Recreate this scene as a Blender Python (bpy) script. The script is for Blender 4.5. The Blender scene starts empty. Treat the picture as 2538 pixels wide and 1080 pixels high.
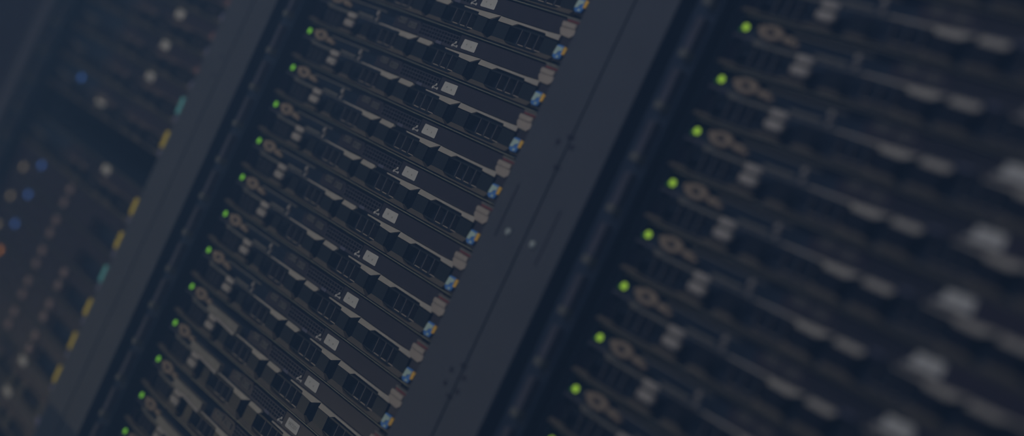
import bpy, bmesh, math
from mathutils import Matrix, Vector

scene = bpy.context.scene
COL = scene.collection
MM = 0.001
X_MID = 0.0          # status lights of the middle rack stand at x = 0, the tray fronts at y = 0
EYE = Vector((1.5542, -0.8915, 1.0))
K_PAR = 1.458        # how far a front piece is slid along the row for each unit it stands proud


# ------------------------------------------------------------------ materials
def lin(c):
    c /= 255.0
    return c / 12.92 if c <= 0.04045 else ((c + 0.055) / 1.055) ** 2.4


def material(name, rgb, rough=0.55, spec=0.3, metal=0.0, vary=0.10, scale=60.0, emit=None, strength=0.0, bump=0.0):
    m = bpy.data.materials.new(name)
    m.use_nodes = True
    nt = m.node_tree
    b = nt.nodes['Principled BSDF']
    tc = nt.nodes.new('ShaderNodeTexCoord')
    nz = nt.nodes.new('ShaderNodeTexNoise')
    nz.inputs['Scale'].default_value = scale
    nz.inputs['Detail'].default_value = 3.0
    nt.links.new(tc.outputs['Object'], nz.inputs['Vector'])
    rp = nt.nodes.new('ShaderNodeValToRGB')
    lo = tuple(max(0.0, v * (1 - vary)) for v in rgb)
    hi = tuple(min(1.0, v * (1 + vary)) for v in rgb)
    rp.color_ramp.elements[0].position = 0.3
    rp.color_ramp.elements[1].position = 0.7
    rp.color_ramp.elements[0].color = (*lo, 1)
    rp.color_ramp.elements[1].color = (*hi, 1)
    nt.links.new(nz.outputs['Fac'], rp.inputs['Fac'])
    nt.links.new(rp.outputs['Color'], b.inputs['Base Color'])
    b.inputs['Roughness'].default_value = rough
    b.inputs['Metallic'].default_value = metal
    b.inputs['Specular IOR Level'].default_value = spec
    if bump:
        bp = nt.nodes.new('ShaderNodeBump')
        bp.inputs['Strength'].default_value = bump
        bp.inputs['Distance'].default_value = 0.0004
        nt.links.new(nz.outputs['Fac'], bp.inputs['Height'])
        nt.links.new(bp.outputs['Normal'], b.inputs['Normal'])
    if emit:
        b.inputs['Emission Color'].default_value = (*emit, 1)
        b.inputs['Emission Strength'].default_value = strength
    return m


NAVY_TINT = (0.0070, 0.0123, 0.0232)      # what the added navy tint volume lends in front of the racks


def paint(name, srgb, gain=1.0, **kw):
    """A paint that shows about this display colour under the aisle's even light."""
    return material(name, tuple(min(0.90, max(0.0008, lin(c) - h) * 5.0 * gain * t) for c, h, t in zip(srgb, NAVY_TINT, (0.97, 1.03, 1.22))), **kw)


M = dict(
    void=paint('navy_black_plastic', (26, 36, 52), 1.3, rough=0.6, spec=0.2),
    black=paint('black_carrier_plastic', (23, 31, 45), 1.0, rough=0.18, spec=0.32),
    panel=paint('dark_front_panel', (32, 36, 50), 1.0, rough=0.25, spec=0.3),
    post=paint('grey_post_steel', (41, 47, 60), 1.0, rough=0.55, spec=0.25, scale=25, vary=0.05),
    lip=paint('tray_lip_steel', (58, 61, 64), 1.0, rough=0.22, spec=1.0),
    foot=paint('foot_flange_steel', (50, 51, 57), 1.2, rough=0.35),
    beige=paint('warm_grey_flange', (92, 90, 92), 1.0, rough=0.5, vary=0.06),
    shaded_flange=paint('shaded_warm_grey_flange', (52, 50, 58), 1.0, rough=0.5),  # shaded copy of the warm grey flange, for the weakly lit farthest rack
    paper=paint('white_paper', (104, 104, 108), 1.0, rough=0.8, spec=0.1, vary=0.03),
    grille=paint('black_grille_steel', (37, 41, 55), 1.0, rough=0.4),
    print=paint('grey_print', (86, 87, 91), 1.0, rough=0.8, spec=0.1),
    tab=paint('taupe_pull_tab', (86, 82, 84), 1.0, rough=0.5),
    red=paint('dark_red_strip', (74, 44, 54), 1.0),
    tan=paint('tan_cable_sleeve', (76, 70, 70), 1.0, rough=0.6),
    knob=paint('light_grey_knob', (88, 86, 90), 1.0, rough=0.5),
    arm=paint('grey_latch_arm', (58, 60, 66), 1.0, rough=0.45),
    lit_slot=paint('lit_slot_grey', (70, 70, 74), 1.0, rough=0.4),
    fin=paint('grey_fin_edge', (50, 53, 64), 1.0, rough=0.4),
    mark=paint('pale_symbol_ink', (100, 100, 104), 1.0),
    blueink=paint('blue_badge_ink', (42, 72, 122), 1.0),
    white=paint('badge_white', (98, 112, 130), 1.0),
    orange=paint('badge_orange', (128, 96, 50), 1.0),
    rail=paint('rail_steel', (38, 43, 58), 1.0),
    clip=paint('zinc_clip', (50, 54, 62), 1.0),
    groove=paint('shadowed_slot_black', (27, 32, 50), 0.6),
    screw=paint('zinc_screw', (92, 98, 104), 1.0, rough=0.35),
    yellow=material('yellow_tape', (.90, .72, .07), rough=0.5),
    cyan=paint('cyan_tape', (58, 100, 118), 1.15),
    lilac=paint('lilac_tag', (66, 68, 92), 1.0),
    smoke=paint('slate_label', (50, 54, 72), 1.0),
    brown=paint('brown_tag', (66, 54, 62), 1.0),
    jack=paint('tan_jack_shell', (92, 84, 88), 1.0),
    lit_green=material('green_status_light', (.05, .2, .03), emit=(.10, .33, .02), strength=1.6, vary=0),
    dim_green=material('dim_green_status_light', (.03, .08, .03), emit=(.012, .07, .012), strength=1.0, vary=0),
    lit_lime=material('lime_status_light', (.1, .2, .03), emit=(.21, .40, .03), strength=1.3, vary=0),
    lit_blue=material('blue_status_light', (.03, .06, .2), emit=(.02, .065, .33), strength=2.6, vary=0),
    lit_white=material('white_status_light', (.2, .2, .2), emit=(.15, .14, .13), strength=1.5, vary=0),
    lit_orange=material('orange_status_light', (.3, .12, .02), emit=(.5, .2, .03), strength=1.0, vary=0),
    floor=paint('pale_floor_tile', (95, 100, 112), 1.0, rough=0.5, scale=8),
)


# ------------------------------------------------------------------ mesh builder (millimetres, apparent x at y=0)
class MB:
    def __init__(self):
        self.bm = bmesh.new()

    def box(self, x0, x1, y0, y1, z0, z1, bev=0.0, slide=True):
        dx = -y0 * K_PAR if slide else 0.0
        r = bmesh.ops.create_cube(self.bm, size=1.0)
        vs = r['verts']
        for v in vs:
            v.co = Vector((x0 + dx + (v.co.x + .5) * (x1 - x0), y0 + (v.co.y + .5) * (y1 - y0), z0 + (v.co.z + .5) * (z1 - z0)))
        if bev:
            es = list({e for v in vs for e in v.link_edges})
            bmesh.ops.bevel(self.bm, geom=es, offset=bev, segments=2, affect='EDGES', profile=0.6)
        return self

    def prism(self, pts, y0, y1, lean=0.0, slide=True):
        """A flat outline in the front plane with thickness; lean pushes its lower edge towards the aisle."""
        dx = -y0 * K_PAR if slide else 0.0
        zt = max(p[1] for p in pts)
        zb = min(p[1] for p in pts)
        def yy(z):
            return -lean * (zt - z) / max(1e-6, zt - zb)
        f = [self.bm.verts.new((x + dx, y0 + yy(z), z)) for x, z in pts]
        b = [self.bm.verts.new((x + dx, y1, z)) for x, z in pts]
        n = len(pts)
        self.bm.faces.new(f)
        self.bm.faces.new(list(reversed(b)))
        for i in range(n):
            j = (i + 1) % n
            self.bm.faces.new((f[j], f[i], b[i], b[j]))
        return self

    def ball(self, x, y, z, rx, ry, rz, seg=14):
        r = bmesh.ops.create_uvsphere(self.bm, u_segments=seg, v_segments=max(6, seg // 2 + 1), radius=1.0)
        for v in r['verts']:
            v.co = Vector((x + v.co.x * rx, y + v.co.y * ry, z + v.co.z * rz))
        return self

    def disc(self, x, y0, y1, z, r, seg=16, slide=True):
        dx = -y0 * K_PAR if slide else 0.0
        rr = bmesh.ops.create_cone(self.bm, cap_ends=True, segments=seg, radius1=r, radius2=r, depth=abs(y1 - y0),
                                   matrix=Matrix.Translation((x + dx, (y0 + y1) / 2, z)) @ Matrix.Rotation(math.pi / 2, 4, 'X'))
        return self

    def ring(self, x, y, z, R, r, seg=20, sub=8, sx=1.0):
        vs = []
        for i in range(seg):
            a = 2 * math.pi * i / seg
            row = []
            for j in range(sub):
                b = 2 * math.pi * j / sub
                rr = R + r * math.cos(b)
                row.append(self.bm.verts.new((x + sx * rr * math.cos(a), y + r * math.sin(b), z + rr * math.sin(a))))
            vs.append(row)
        for i in range(seg):
            for j in range(sub):
                self.bm.faces.new((vs[i][j], vs[(i + 1) % seg][j], vs[(i + 1) % seg][(j + 1) % sub], vs[i][(j + 1) % sub]))
        return self

    def mesh(self, name, mat, dz=39.0, smooth=False):
        bmesh.ops.recalc_face_normals(self.bm, faces=self.bm.faces)
        for v in self.bm.verts:
            v.co = Vector((v.co.x * MM, v.co.y * MM, (v.co.z + dz) * MM))
        me = bpy.data.meshes.new(name)
        self.bm.to_mesh(me)
        self.bm.free()
        me.materials.append(M[mat])
        if smooth:
            for p in me.polygons:
                p.use_smooth = True
        return me


def link(name, data, parent=None, loc=None):
    o = bpy.data.objects.new(name, data)
    COL.objects.link(o)
    if parent is not None:
        o.parent = parent
    if loc is not None:
        o.location = loc
    return o


def thing(name, label, cat, loc, group=None):
    o = link(name, None, None, loc)
    o.empty_display_size = 0.02
    o['label'] = label
    o['category'] = cat
    if group:
        o['group'] = group
    return o


def copy_tree(o, parent=None):
    c = o.copy()
    COL.objects.link(c)
    if parent is not None:
        c.parent = parent
    for ch in list(o.children):
        copy_tree(ch, c)
    return c


# ------------------------------------------------------------------ tray part meshes
ME = {}


def part_meshes():
    m = MB()                                   # open tray: sheet above, back plate, two cheeks
    m.box(-14, 482, 1.0, 260, 10.4, 11.6, slide=False)
    m.box(-14, 482, 14, 16, -38, 10.4, slide=False)
    m.box(-14, -12.8, 2, 260, -38, 10.4, slide=False)
    m.box(480.8, 482, 2, 260, -38, 10.4, slide=False)
    m.box(-14, 482, 4, 14, -38, -37, slide=False)
    ME['chassis'] = m.mesh('chassis', 'void')
    ME['front_lip'] = MB().box(-8, 476, -1.0, 1.2, 10.7, 11.9, bev=0.25).mesh('front_lip', 'lip')
    m = MB()
    m.box(296, 455, 0, 3, -8.2, 9.0, bev=0.4)
    m.box(296, 455, 0.8, 3, -9.4, -8.2)
    ME['front_panel'] = m.mesh('front_panel', 'panel')
    m = MB()
    m.prism([(163, -8.2), (218, -8.2), (218, 1.0), (214, 7.2), (190, 7.2), (163, 4.0)], 0.5, 4)
    ME['port_panel'] = m.mesh('port_panel', 'panel')
    for nm, x0, x1, z0, z1 in (('usb_port', 171, 187, -1.0, 5.2), ('usb_port_b', 193, 209, -2.6, 3.6)):
        m = MB()
        t = 1.1
        m.box(x0, x1, -0.6, 1.5, z0, z0 + t)
        m.box(x0, x1, -0.6, 1.5, z1 - t, z1)
        m.box(x0, x0 + t, -0.6, 1.5, z0, z1)
        m.box(x1 - t, x1, -0.6, 1.5, z0, z1)
        m.box(x0 + 3, x1 - 3, -0.2, 1.5, (z0 + z1) / 2 - .6, (z0 + z1) / 2 + .6)
        ME[nm] = m.mesh('usb_port', 'arm')
    m = MB()
    n = 13
    for i in range(n + 1):
        x = 218.5 + (294 - 218.5) * i / n
        m.box(x - 0.55, x + 0.55, 0.4, 3, -6.0, 6.0)
    for z in (-6.4, -2.3, 1.9, 6.0):
        m.box(218, 295, 0.2, 3, z - 0.55, z + 0.55)
    m.box(218, 296, 0.6, 3, -8.8, -6.6)
    ME['vent_grille'] = m.mesh('vent_grille', 'grille')
    ME['small_label'] = MB().box(256, 267, 0.0, 1.0, -9.2, -5.8, bev=.3).mesh('small_label', 'smoke')
    m = MB()
    for x, z in ((292, -1.2), (287.5, -5.3), (296, -5.0)):
        m.disc(x, -0.3, 1.0, z, 1.5, 12)
    m.box(288, 295.5, -0.2, 0.8, -5.7, -4.8)
    m.prism([(291.4, -1.2), (292.6, -1.2), (288.2, -5.4), (287, -5.0)], -0.2, .8)
    ME['branch_symbol'] = m.mesh('branch_symbol', 'mark')
    m = MB()
    c = 1.0
    m.prism([(304 + c, -5.4), (330 - c, -5.2), (330, -4.2), (329.4, 5.2), (328.4, 6.0), (305.2, 5.6), (304.4, 4.8), (303.6, -4.4)], -0.5, 0.2)
    ME['paper_sticker'] = m.mesh('paper_sticker', 'paper')
    m = MB()
    m.disc(311.5, -0.7, -0.45, 0.6, 0.9, 10)
    m.disc(320.5, -0.7, -0.45, -0.6, 1.1, 10)
    ME['print_dots'] = m.mesh('printed_mark', 'print')
    # four drive carriers: face with three fins between two plates, pale flange above, grey foot below
    def carrier(xl0, xl1, xr0, xr1, fins, nm):
        m = MB()
        m.box(xl0, xl1, 0, 3, -32.4, -15.4, bev=.4)
        m.box(xr0, xr1, 0, 3, -32.4, -15.4, bev=.4)
        m.box(xl1, xr0, 0.6, 3, -16.2, -14.2)
        m.box(xl1, xr0, 0.6, 3, -33.2, -31.4)
        n0 = len(m.bm.faces)
        for f in fins:
            m.box(f - .5, f + .5, 0.2, 9, -32, -15.6)
        m.bm.faces.ensure_lookup_table()
        for f in m.bm.faces[n0:]:
            f.material_index = 1
        ME[nm] = m.mesh('drive_carrier', 'black')
        ME[nm].materials.append(M['fin'])
    carrier(-13, 3.5, 61, 84, (19.5, 33, 46), 'carrier_a')
    carrier(104.5, 121.5, 183.5, 205, (146.5, 161.5, 176.5), 'carrier_b')
    carrier(221.5, 246, 308, 327, (267.5, 282.5, 296.5), 'carrier_c')
    carrier(345, 368, 428, 450, (390, 404.6, 419), 'carrier_d')
    y0, y1 = -1.4, 1.0
    ME['flange_b'] = MB().prism([(137, -10.4), (184, -10.0), (222, -9.5), (206, -16.0), (184, -15.4), (183.4, -11.9), (138, -11.6)], y0, y1).mesh('top_flange', 'beige')
    ME['flange_c'] = MB().prism([(224.6, -9.6), (250.0, -9.6), (252, -11.6), (247.6, -15.0), (245, -15.3), (222.6, -15.0)], y0, y1).prism(
        [(277.5, -10.3), (308, -9.8), (346, -8.7), (329.4, -15.6), (307.4, -14.8), (307, -12.0), (278.5, -11.5)], y0, y1).mesh('top_flange', 'beige')
    ME['flange_d'] = MB().prism([(346.4, -9.0), (374, -9.3), (427.5, -9.3), (450, -8.6), (449.4, -14.2), (427.6, -13.8), (426.8, -11.6), (377.5, -11.4), (370.4, -14.7), (344.6, -14.8)], y0, y1).mesh('top_flange', 'beige')

    def foot(pts, nm):
        ME[nm] = MB().prism(pts, 0.0, 3.0, lean=4.0).mesh('foot_flange', 'foot')
    foot([(104.5, -31.7), (121, -31.7), (128, -35.0), (176, -35.0), (184, -31.8), (205, -31.9), (217, -36.4), (104.5, -36.4)], 'foot_b')
    foot([(222, -31.7), (245, -31.7), (254, -35.0), (305.6, -35.0), (308.6, -31.8), (327.5, -32.0), (341.5, -36.4), (222, -36.4)], 'foot_c')
    foot([(344.5, -31.6), (367.5, -31.7), (377, -34.9), (426, -34.8), (430, -31.6), (452, -31.6), (452, -36.4), (344.5, -36.4)], 'foot_d')
    foot([(-13, -32.6), (3, -32.6), (8, -35.0), (58, -35.0), (63, -32.0), (84, -32.0), (92, -36.4), (-13, -36.4)], 'foot_a')
    for nm, fins, a, b in (('sill_b', (146.5, 161.5, 176.5), 132, 184), ('sill_c', (267.5, 282.5, 296.5), 256, 308), ('sill_d', (390, 404.6, 419), 378, 430)):
        m = MB()
        for s, e in ((fins[0] + 2, fins[1] - 3), (fins[1] + 2, fins[2] - 3), (fins[2] + 2, b)):
            m.box(s, e, -0.6, 0.8, -31.9, -31.1)
        ME[nm] = m.mesh('slot_sill_glint', 'tab')  # bright dashes put in as highlights on the slots' lower edges
    ME['status_light'] = MB().ball(0, -1.0, 0, 2.1, 1.8, 3.5).mesh('status_light', 'lit_green', smooth=True)
    ME['near_light'] = MB().ball(0, -1.0, 0, 2.9, 2.4, 3.2).mesh('status_light', 'lit_lime', smooth=True)
    ME['link_light'] = MB().ball(-5.2, 0.0, -2.2, 1.6, 1.4, 1.9).mesh('link_light', 'dim_green', smooth=True)
    ME['light_pipe'] = MB().box(-12, 14, 0.2, 4, -10.0, -6.6, bev=.6).mesh('light_pipe', 'rail')
    m = MB()
    m.ring(31, -1.5, 0.4, 4.6, 2.4, sx=2.2)
    ME['cable_grommet'] = m.mesh('cable_grommet', 'tan', smooth=True)
    m = MB()
    m.box(43, 55, -2, 3, -4.6, 1.6, bev=1.6)
    m.box(54, 62, -1, 3, -5.2, -1.0, bev=1.2)
    ME['cable_boot'] = MB().ball(19, -2, 2.0, 4.0, 3, 3.2).mesh('cable_boot', 'tan', smooth=True)
    ME['cable_plug'] = m.mesh('cable_plug', 'tan', smooth=True)
    m = MB()
    m.box(13, 66, -2.0, 1, -13.2, -10.4, bev=.7)
    m.box(12, 24, -1.0, 1, -10.6, -8.4, bev=.5)
    ME['latch_arm'] = m.mesh('latch_arm', 'arm')
    m = MB()
    m.box(64, 83, -4.0, 1, -17.0, -10.2, bev=1.8)
    m.box(62.5, 82.5, -4.5, 1, -28.0, -19.4, bev=2.6)
    ME['latch_knob'] = m.mesh('latch_knob', 'knob', smooth=True)
    m = MB()
    m.box(52, 141, -0.4, 1.5, 3.6, 5.0)
    m.box(70, 140, -0.4, 1.5, -12.0, -10.9)
    ME['slot_frame'] = m.mesh('slot_frame', 'arm')
    ME['slot_bar'] = MB().box(84, 119, -1.0, 1.5, -9.0, -6.2, bev=.6).mesh('slot_bar', 'arm')
    m = MB()
    m.ball(129.5, -2, -0.8, 2.6, 2.2, 3.6)
    m.ball(129.6, -1, -8.2, 1.9, 1.6, 2.2)
    m.box(128.4, 129.8, -1, 1, -8.2, -1)
    ME['release_pin'] = m.mesh('release_pin', 'knob', smooth=True)
    m = MB()
    m.prism([(56, -0.6), (134, -0.6), (134.5, -12.6), (128, -13.0), (80, -10.4), (54, -8.8)], -4.0, 3)
    ME['slot_light_strip'] = m.mesh('slot_light_strip', 'lit_slot')  # bright strip shaped to stand for light caught on the slot
    ME['slot_light_lip'] = MB().prism([(82, -8.8), (131, -10.6), (131.5, -13.6), (82, -11.2)], -5.2, -3.8).mesh('slot_light_lip', 'knob')  # brightest edge of that light, built as a piece
    # pieces at the right end: true positions, standing 12 mm proud
    ME['end_block'] = MB().box(466, 488, -10, 12, -36, 9.5, bev=.8, slide=False).mesh('end_block', 'panel')
    m = MB()
    m.box(461.5, 483.5, -14.5, -6, -1.5, 4.2, bev=1.6, slide=False)
    m.prism([(460, -4.5), (462, 1), (483, 1), (483.5, -6.6), (479, -10.5), (464, -10.0)], -12.5, -5, slide=False)
    ME['pull_tab'] = m.mesh('pull_tab', 'tab')
    ME['tab_strip'] = MB().box(464, 487, -13.0, -6, 7.0, 9.3, bev=.6, slide=False).mesh('tab_strip', 'arm')
    ME['red_strip'] = MB().box(465, 486, -12.4, -6, 5.2, 6.6, slide=False).mesh('red_strip', 'red')
    ME['badge'] = MB().prism([(466.5, -32), (470, -34), (478, -33.4), (479.5, -30), (479.5, -21), (476, -19.5), (467.5, -20)], -12.6, -9.5, slide=False).mesh('badge', 'blueink')
    ME['badge_shape'] = MB().prism([(466.8, -30.0), (471.5, -29.4), (473, -26), (477.6, -24.6), (477.4, -21.6), (468, -21.4)], -13.2, -12.5, slide=False).prism(
        [(473, -32.8), (476.5, -32.6), (476, -30.4), (473.5, -30.6)], -13.2, -12.5, slide=False).mesh('badge_shape', 'white')
    ME['badge_corner'] = MB().prism([(478.6, -28.6), (483, -28), (484, -21), (478.8, -20.2)], -13.0, -9.5, slide=False).mesh('badge_corner', 'orange')
    # farthest rack's own pieces
    for nm, mt in (('yellow', 'yellow'), ('cyan', 'cyan'), ('brown', 'brown')):
        z0, z1 = ((-22, 2) if nm != 'brown' else (-12, -2))
        ME['tag_' + nm] = MB().box(464, 479, -15, -8, z0, z1, bev=1.4, slide=False).mesh('colour_tag', mt)
    ME['number_tag'] = MB().box(467, 477, -14, -8, -34, -23.5, bev=1.2, slide=False).mesh('number_tag', 'lilac')
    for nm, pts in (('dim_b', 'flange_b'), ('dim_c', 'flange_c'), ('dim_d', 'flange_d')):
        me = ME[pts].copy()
        me.materials[0] = M['shaded_flange']
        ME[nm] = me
    m = MB()
    m.box(-13, 343, 0, 3, -36, 9, bev=.5)
    m.box(343, 456, 0, 3, -9, 9, bev=.5)
    m.box(343, 456, 0, 3, -36, -32.5, bev=.5)
    m.box(355, 361, 0, 3, -33, -9)
    m.box(452, 456, 0, 3, -33, -9)
    ME['switch_face'] = m.mesh('switch_face', 'panel')
    ME['blue_light'] = MB().ball(99, -1, -2.0, 4.2, 2.4, 4.6).mesh('blue_light', 'lit_blue', smooth=True)
    ME['white_light'] = MB().ball(38, -1, -23.0, 4.0, 2.4, 5.0).mesh('white_light', 'lit_white', smooth=True)
    ME['orange_light'] = MB().ball(87, -1, -1.6, 4.6, 2.4, 5.4).mesh('orange_light', 'lit_orange', smooth=True)
    def jack(x, z, nm):
        m = MB()
        t = 2.2
        m.box(x - 7, x + 7, -2.5, 1, z - 5.5, z - 5.5 + t, bev=.4)
        m.box(x - 7, x + 7, -2.5, 1, z + 5.5 - t, z + 5.5, bev=.4)
        m.box(x - 7, x - 7 + t, -2.5, 1, z - 5.5, z + 5.5, bev=.4)
        m.box(x + 7 - t, x + 7, -2.5, 1, z - 5.5, z + 5.5, bev=.4)
        m.box(x - 3, x + 3, -1.2, 1, z - 3, z + 3, bev=.4)
        ME[nm] = m.mesh('cable_jack', 'jack')
    jack(229, -2.5, 'jack_a')
    jack(229, -24, 'jack_b')
    jack(327, -3.5, 'jack_c')
    jack(327, -24, 'jack_d')


part_meshes()


def text_mesh(s, x, z, size, mat):
    cu = bpy.data.curves.new('lettering', 'FONT')
    cu.body = s
    cu.size = size * MM
    cu.extrude = 0.00008
    cu.align_x = 'CENTER'
    cu.align_y = 'CENTER'
    o = bpy.data.objects.new('lettering', cu)
    COL.objects.link(o)
    dg = bpy.context.evaluated_depsgraph_get()
    me = bpy.data.meshes.new_from_object(o.evaluated_get(dg))
    bpy.data.objects.remove(o)
    me.transform(Matrix.Translation(((x + 0.8) * MM, -0.00065, (z + 39.0) * MM)) @ Matrix.Rotation(math.pi / 2, 4, 'X'))
    me.materials.clear()
    me.materials.append(M[mat])
    return me


ME['print_text'] = text_mesh('W2201', 317, 0.2, 6.2, 'print')


def add(root, name, key):
    return link(name, ME[key], root)


def server_tray(lit_slot=False, sticker_dx=0.0, text=False, light='status_light'):
    r = thing('server_tray', '', 'server', (0, 0, 0))
    add(r, 'chassis', 'chassis')
    add(r, 'front_lip', 'front_lip')
    add(r, 'front_panel', 'front_panel')
    pp = add(r, 'port_panel', 'port_panel')
    add(pp, 'usb_port', 'usb_port')
    add(pp, 'usb_port', 'usb_port_b')
    add(r, 'vent_grille', 'vent_grille')
    add(r, 'small_label', 'small_label')
    add(r, 'branch_symbol', 'branch_symbol')
    st = add(r, 'paper_sticker', 'paper_sticker')
    st.location.x = sticker_dx * MM
    st['label'] = 'white paper sticker'
    add(st, 'printed_mark', 'print_text' if text else 'print_dots')
    for c in 'abcd':
        k = add(r, 'drive_carrier', 'carrier_' + c)
        if c != 'a':
            add(k, 'top_flange', 'flange_' + c)
            add(k, 'slot_sill_glint', 'sill_' + c)
        add(k, 'foot_flange', 'foot_' + c)
    sl = add(r, 'status_light', light)
    sl['label'] = 'green glowing status light'
    add(r, 'link_light', 'link_light')
    add(r, 'light_pipe', 'light_pipe')
    add(r, 'cable_grommet', 'cable_grommet')
    add(r, 'cable_boot', 'cable_boot')
    add(r, 'cable_plug', 'cable_plug')
    la = add(r, 'latch_arm', 'latch_arm')
    add(la, 'latch_knob', 'latch_knob')
    if lit_slot:
        cs = add(r, 'slot_light_strip', 'slot_light_strip')
        cs['label'] = 'bright strip standing for light on the slot'
        add(cs, 'slot_light_lip', 'slot_light_lip')
    else:
        sf = add(r, 'slot_frame', 'slot_frame')
        add(sf, 'slot_bar', 'slot_bar')
        add(sf, 'release_pin', 'release_pin')
    add(r, 'end_block', 'end_block')
    pt = add(r, 'pull_tab', 'pull_tab')
    add(pt, 'tab_strip', 'tab_strip')
    add(pt, 'red_strip', 'red_strip')
    bd = add(r, 'badge', 'badge')
    bd['label'] = 'blue, white and orange square badge'
    add(bd, 'badge_shape', 'badge_shape')
    add(bd, 'badge_corner', 'badge_corner')
    return r


def dark_tray(tag, sticker_at=(0, 0), blue=False, big=False):
    r = thing('server_tray', '', 'server', (0, 0, 0))
    add(r, 'chassis', 'chassis')
    add(r, 'front_lip', 'front_lip')
    add(r, 'front_panel', 'front_panel')
    add(r, 'port_panel', 'port_panel')
    add(r, 'vent_grille', 'vent_grille')
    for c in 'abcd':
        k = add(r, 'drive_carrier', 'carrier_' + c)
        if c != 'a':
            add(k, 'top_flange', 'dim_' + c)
        add(k, 'foot_flange', 'foot_' + c)
    st = add(r, 'paper_sticker', 'paper_sticker')
    st.location = (sticker_at[0] * MM, 0, sticker_at[1] * MM)
    if big:
        st.scale = (1.25, 1.0, 1.25)
        st.location.x -= 0.25 * 0.317
        st.location.z -= 0.25 * 0.039
    st['label'] = 'white paper sticker'
    add(r, 'light_pipe', 'light_pipe')
    add(r, 'latch_arm', 'latch_arm')
    if blue:
        bl = add(r, 'blue_light', 'blue_light')
        bl['label'] = 'blue glowing status light'
    add(r, 'end_block', 'end_block')
    if tag:
        t = add(r, 'colour_tag', 'tag_' + tag)
        t['label'] = tag + ' tag'
    add(r, 'number_tag', 'number_tag')
    return r


def switch_unit(tag, two, orange=False):
    r = thing('network_switch', '', 'network switch', (0, 0, 0))
    add(r, 'chassis', 'chassis')
    add(r, 'front_lip', 'front_lip')
    add(r, 'switch_face', 'switch_face')
    for k in ('jack_a', 'jack_b') + (('jack_c', 'jack_d') if two else ()):
        add(r, 'cable_jack', k)
    if orange:
        o = add(r, 'orange_light', 'orange_light')
        o['label'] = 'orange glowing status light'
    else:
        o = add(r, 'blue_light', 'blue_light')
        o['label'] = 'blue glowing status light'
    add(r, 'white_light', 'white_light')
    add(r, 'end_block', 'end_block')
    t = add(r, 'colour_tag', 'tag_' + tag)
    t['label'] = tag + ' tag'
    add(r, 'number_tag', 'number_tag')
    return r


ORD = ['lowest', 'second from the bottom', 'third from the bottom', 'fourth from the bottom', 'fifth from the bottom', 'sixth', 'seventh', 'eighth',
       'ninth', 'tenth', 'eleventh', 'twelfth', 'thirteenth', 'fourteenth', 'fifteenth', 'sixteenth']
UP = ['first', 'second', 'third', 'fourth', 'fifth', 'sixth', 'seventh', 'eighth', 'ninth', 'tenth', 'eleventh']


def place(o, x, zrow, label, group):
    o.location = (x, 0, EYE.z + zrow - 0.039)
    o['label'] = label
    o['group'] = group


# middle rack: sixteen trays in focus, the five lowest with the slot painted as lit
GM = 'black server trays in the middle rack'
proto = {}
for k in range(16):
    lit_slot = k <= 4
    key = (lit_slot, k <= 3)
    if key not in proto:
        o = proto[key] = server_tray(lit_slot=lit_slot, text=(k <= 3))
    else:
        o = copy_tree(proto[key])
    if lit_slot:
        lab = ['lowest', 'second from the bottom', 'third from the bottom', 'second from the top', 'topmost'][k]
        lab = 'black server tray with slot painted as lit, middle rack, %s of five' % lab
    else:
        lab = 'black server tray in the middle rack, %s above those with slots painted as lit' % UP[k - 5]
    place(o, X_MID, -0.49748 + 0.04995 * k, lab, GM)

# nearest rack: eleven trays, out of focus
GR = 'blurred server trays in the nearest rack'
X_R = 0.6790
fr = ['lowest visible', 'second from the bottom', 'third from the bottom', 'fourth from the bottom', 'fifth from the bottom', 'middle one (sixth of eleven)',
      'fifth from the top', 'fourth from the top', 'third from the top', 'second from the top', 'topmost']
near = None
for k in range(11):
    if near is None:
        o = near = server_tray(sticker_dx=-12, light='near_light')
    else:
        o = copy_tree(near)
    place(o, X_R, 0.2001 + 0.0498 * (k - 8), 'blurred black server tray with green light in the nearest rack, %s' % fr[k], GR)

# farthest rack
GL = 'equipment in the farthest rack'
X_L = -0.6750
far_rows = [
    (0.0515, lambda: dark_tray('brown'), 'dark server tray topmost in the farthest rack, cut by the upper edge'),
    (0.0015, lambda: dark_tray('brown', (4, 1)), 'dark server tray with white sticker in the farthest rack, highest of three stickers in line'),
    (-0.0485, lambda: dark_tray('brown', (2, 2)), 'dark server tray with white sticker in the farthest rack, middle of three in line'),
    (-0.0985, lambda: dark_tray('cyan', (0, 2)), 'dark server tray with white sticker and cyan tag in the farthest rack'),
    (-0.1485, lambda: dark_tray('yellow', (-118, -16), blue=True, big=True), 'dark server tray with blue light and large white sticker, just above the empty slot'),
    (-0.2485, lambda: dark_tray('yellow', (-4, 4)), 'dark server tray with white sticker and yellow tag, just below the empty slot'),
    (-0.2985, lambda: switch_unit('yellow', False), 'dark switch with blue light and yellow tag, topmost of the farthest rack\'s switches'),
    (-0.3485, lambda: switch_unit('cyan', False), 'dark switch with blue light and cyan tag in the farthest rack'),
    (-0.3985, lambda: switch_unit('yellow', True), 'dark switch with blue light and four jacks, below the cyan-tagged switch'),
    (-0.4485, lambda: switch_unit('yellow', True, True), 'dark switch with orange light and yellow tag in the farthest rack'),
    (-0.4985, lambda: switch_unit('yellow', True), 'dark switch lowest of the farthest rack\'s switches, below the orange light'),
    (-0.5485, lambda: dark_tray(None, (8, 5)), 'dark server tray with white sticker, directly under the farthest rack\'s switches'),
    (-0.5985, lambda: dark_tray(None, (4, 4)), 'dark server tray with white sticker, lowest in the farthest rack'),
]
for z, make, lab in far_rows:
    o = make()
    place(o, X_L, z, lab, GL)


# ------------------------------------------------------------------ racks
Z_POST0, Z_POST1 = 0.465, 1.75


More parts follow.
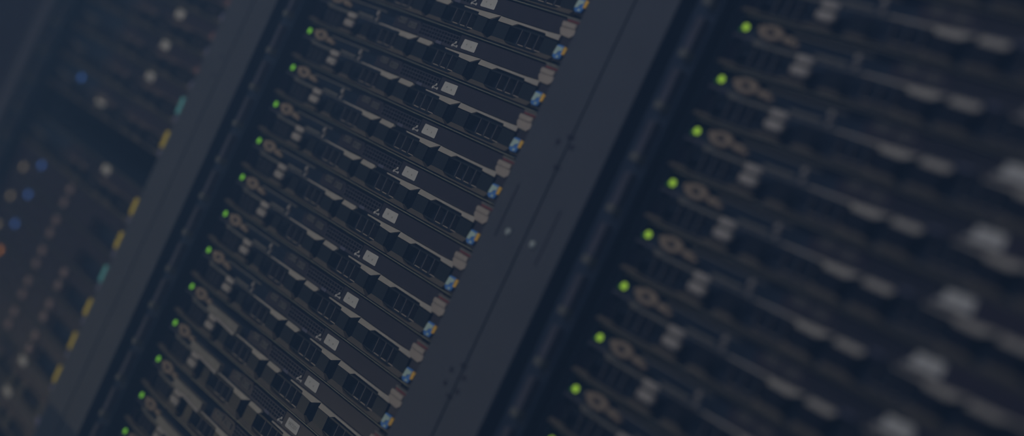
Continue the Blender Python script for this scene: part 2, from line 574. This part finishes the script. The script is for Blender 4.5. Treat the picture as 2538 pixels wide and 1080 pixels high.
def mm_box(name, mat, x0, x1, y0, y1, z0, z1, parent, bev=0.0):
    """Metre-sized plate, in the rack's own coordinates."""
    b = MB()
    b.box(x0 * 1000, x1 * 1000, y0 * 1000, y1 * 1000, z0 * 1000, z1 * 1000, bev=bev * 1000, slide=False)
    return link(name, b.mesh(name, mat, dz=0.0), parent)


CLIP = {}


def rack(x, label, rows, left='post', blank=False):
    r = thing('server_rack', label, 'server rack', (x, 0, 0))
    pl = mm_box('post', left, -0.1088, -0.0550, -0.030, -0.0275, Z_POST0, Z_POST1, r, bev=0.0011)
    pr = mm_box('post', 'groove' if blank else 'post', 0.5045, 0.5636, -0.030, -0.0275, Z_POST0, Z_POST1, r, bev=0.0011)
    for nm, a, b in (('inner_upright', -0.1085, -0.0580), ('inner_upright', 0.5060, 0.5633)):
        mm_box(nm, 'void', a, b, -0.0274, 0.035, 0.03, Z_POST1, r)
    if blank:
        mm_box('dark_end_front', 'groove', -0.0545, 0.5040, -0.012, -0.009, 0.04, Z_POST1, r)  # added black sheet standing in for the unlit end of the row
    rail = mm_box('mounting_rail', 'void', -0.048, -0.0165, -0.017, -0.0145, 0.03, Z_POST1, r)
    for z in rows:
        if 'clip' not in CLIP:
            c = MB().box(-31, -20, -29, -17, 3, 11, bev=2, slide=False).mesh('rail_clip', 'clip', dz=0.0)
            b = MB().box(-30, -21, -27, -17, -42, -7, bev=1.2, slide=False).mesh('rail_bar', 'rail', dz=0.0)
            CLIP['clip'], CLIP['bar'] = c, b
        link('rail_clip', CLIP['clip'], rail, (0, 0, EYE.z + z))
        link('rail_bar', CLIP['bar'], rail, (0, 0, EYE.z + z))
    mm_box('side_panel', 'void', -0.1085, -0.1065, 0.036, 0.75, 0.03, Z_POST1, r)
    mm_box('side_panel', 'void', 0.5615, 0.5633, 0.036, 0.75, 0.03, Z_POST1, r)
    mm_box('back_panel', 'void', -0.1060, 0.5610, 0.70, 0.702, 0.03, Z_POST1, r)
    mm_box('rack_base', 'void', -0.1085, 0.5633, -0.010, 0.75, 0.0, 0.03, r)
    mm_box('rack_top', 'post', -0.1085, 0.5633, -0.0300, 0.75, Z_POST1, Z_POST1 + 0.03, r)
    # steel runners that carry the trays
    for xa, xb in ((-0.0560, -0.0150), (0.4890, 0.5040)):
        mm_box('tray_runner', 'void', xa, xb, 0.036, 0.40, 0.30, Z_POST1 - 0.02, r)
    return r, pl, pr


rows_m = [-0.49748 + 0.04995 * k for k in range(-2, 17)]
rows_r = [0.2001 + 0.0498 * (k - 8) for k in range(-1, 12)]
rows_l = [-0.6 + 0.05 * k for k in range(0, 15)]
rm, ml, mr = rack(X_MID, 'grey steel rack frame in the middle, holding the trays in focus', rows_m)
rr, rl, rr_ = rack(X_R - 0.0045, 'grey steel rack frame nearest the camera, holding the blurred green-lit trays', rows_r)
rf, fl, frr = rack(X_L, 'grey steel rack frame farthest off, holding equipment with yellow and cyan tags', rows_l, left='rail')  # left post darkened with rail steel for the light falling off there
rack(2 * X_L, 'rack frame at the far end of the row, blackened with a blank front for the darkness there', [], left='groove', blank=True)


def screw(parent, x, z):
    b = MB()
    b.disc(0, -32.2, -29.8, 0, 3.4, 20, slide=False)
    b.ball(0, -32.0, 0, 3.0, 1.4, 3.0)
    s = link('screw', b.mesh('screw', 'screw', dz=0.0, smooth=True), parent, (x, 0, EYE.z + z))
    h = MB()
    h.disc(0, -34.0, -32.8, 0, 1.5, 6, slide=False)
    return s


def slot(parent, x, z0, z1, w=2.2):
    b = MB()
    b.box(-w / 2, w / 2, -30.25, -29.9, z0 * 1000, z1 * 1000, bev=0, slide=False)
    link('post_slot', b.mesh('post_slot', 'groove', dz=0.0), parent, (x, 0, EYE.z))


def hole(parent, x, z, r=3.0):
    b = MB()
    b.disc(0, -30.25, -29.9, 0, r, 14, slide=False)
    link('screw_hole', b.mesh('screw_hole', 'groove', dz=0.0), parent, (x, 0, EYE.z + z))


DX = X_R - 0.0045
screw(mr, 0.5417, -0.0524)
screw(rl, 0.5804 - DX, -0.0523)
slot(mr, 0.5250, -0.0615, -0.0075)
slot(rl, 0.5943 - DX, -0.0690, -0.0130)
for z in (0.0432, -0.1910, -0.2050):
    hole(mr, 0.5503, z)
    hole(rl, 0.5713 - DX, z)
for z in (0.0515, 0.0208, -0.1816, -0.2131):
    hole(mr, 0.5612, z, 2.2)
    hole(rl, 0.5672 - DX, z, 2.2)
for z in (-0.02, 0.006):
    hole(frr, 0.5500, z - 0.03)

# ------------------------------------------------------------------ room
b = MB()
b.box(-6000, 3500, -4500, 900, -60, 0, slide=False)
fo = link('floor', b.mesh('floor', 'floor', dz=0.0))
fo['kind'] = 'structure'

hm = bpy.data.materials.new('navy_tint_haze')
hm.use_nodes = True
hn = hm.node_tree
hn.nodes.remove(hn.nodes['Principled BSDF'])
sc_ = hn.nodes.new('ShaderNodeVolumeScatter')
sc_.inputs['Color'].default_value = (0.24, 0.46, 1.0, 1)
sc_.inputs['Density'].default_value = 0.38  # added volume; its navy scatter stands in for an overall tint
hn.links.new(sc_.outputs['Volume'], hn.nodes['Material Output'].inputs['Volume'])
b = MB()
b.box(-2300, 2600, -1700, 850, -100, 2000, slide=False)
hz = b.mesh('tint_haze', 'floor', dz=0.0)
hz.materials[0] = hm
ho = link('tint_haze', hz)
ho['kind'] = 'stuff'
ho['label'] = 'added navy tint volume filling the aisle and lifting the blacks'
ho['category'] = 'tint_haze'

# ------------------------------------------------------------------ light
w = bpy.data.worlds.new('aisle_air')
scene.world = w
w.use_nodes = True
bg = w.node_tree.nodes['Background']
bg.inputs['Color'].default_value = (0.80, 0.95, 1.25, 1)
bg.inputs['Strength'].default_value = 0.035


def area(name, loc, target, sx, sy, power, color):
    l = bpy.data.lights.new(name, 'AREA')
    l.shape = 'RECTANGLE'
    l.size, l.size_y = sx, sy
    l.energy = power
    l.color = color
    o = link(name, l, None, loc)
    d = Vector(target) - Vector(loc)
    o.rotation_euler = d.to_track_quat('-Z', 'Y').to_euler()
    return o


area('added_key_lamp', (0.35, -2.1, 2.3), (0.2, 0.0, 0.82), 1.8, 0.6, 6.3, (0.78, 0.94, 1.36)).data.spread = math.radians(115)  # unseen lamp added to light the tray fronts, strongest at the middle rack
down = area('added_floor_lamp', (-1.2, -1.75, 2.5), (-1.2, -1.75, 0.0), 1.2, 1.0, 28.0, (0.85, 0.95, 1.15))  # unseen lamp added to brighten the floor that the lower trays mirror
down.data.spread = math.radians(60)

# ------------------------------------------------------------------ camera
yaw, pit, rol = 0.702536319, -0.0294358966, 0.437842320
c, s = math.cos(yaw), math.sin(yaw)
F = Vector((-c * math.cos(pit), s * math.cos(pit), math.sin(pit)))
R = Vector((s, c, 0.0))
U = R.cross(F)
right = R * math.cos(rol) + U * math.sin(rol)
up = -R * math.sin(rol) + U * math.cos(rol)
cam = bpy.data.cameras.new('camera')
cam.sensor_width = 36.0
cam.lens = 3525.0 * 36.0 / 2538.0
cam.clip_start = 0.02
cam.dof.use_dof = True
cam.dof.focus_distance = 1.50
cam.dof.aperture_fstop = 1.25
co = link('camera', cam)
mat = Matrix((right, up, -F)).transposed().to_4x4()
mat.translation = EYE
co.matrix_world = mat
scene.camera = co

vs = scene.view_settings
scene.display_settings.display_device = 'sRGB'
vs.view_transform = 'Standard'
vs.look = 'None'
vs.gamma = 1.0
vs.use_curve_mapping = False
vs.exposure = 0.0
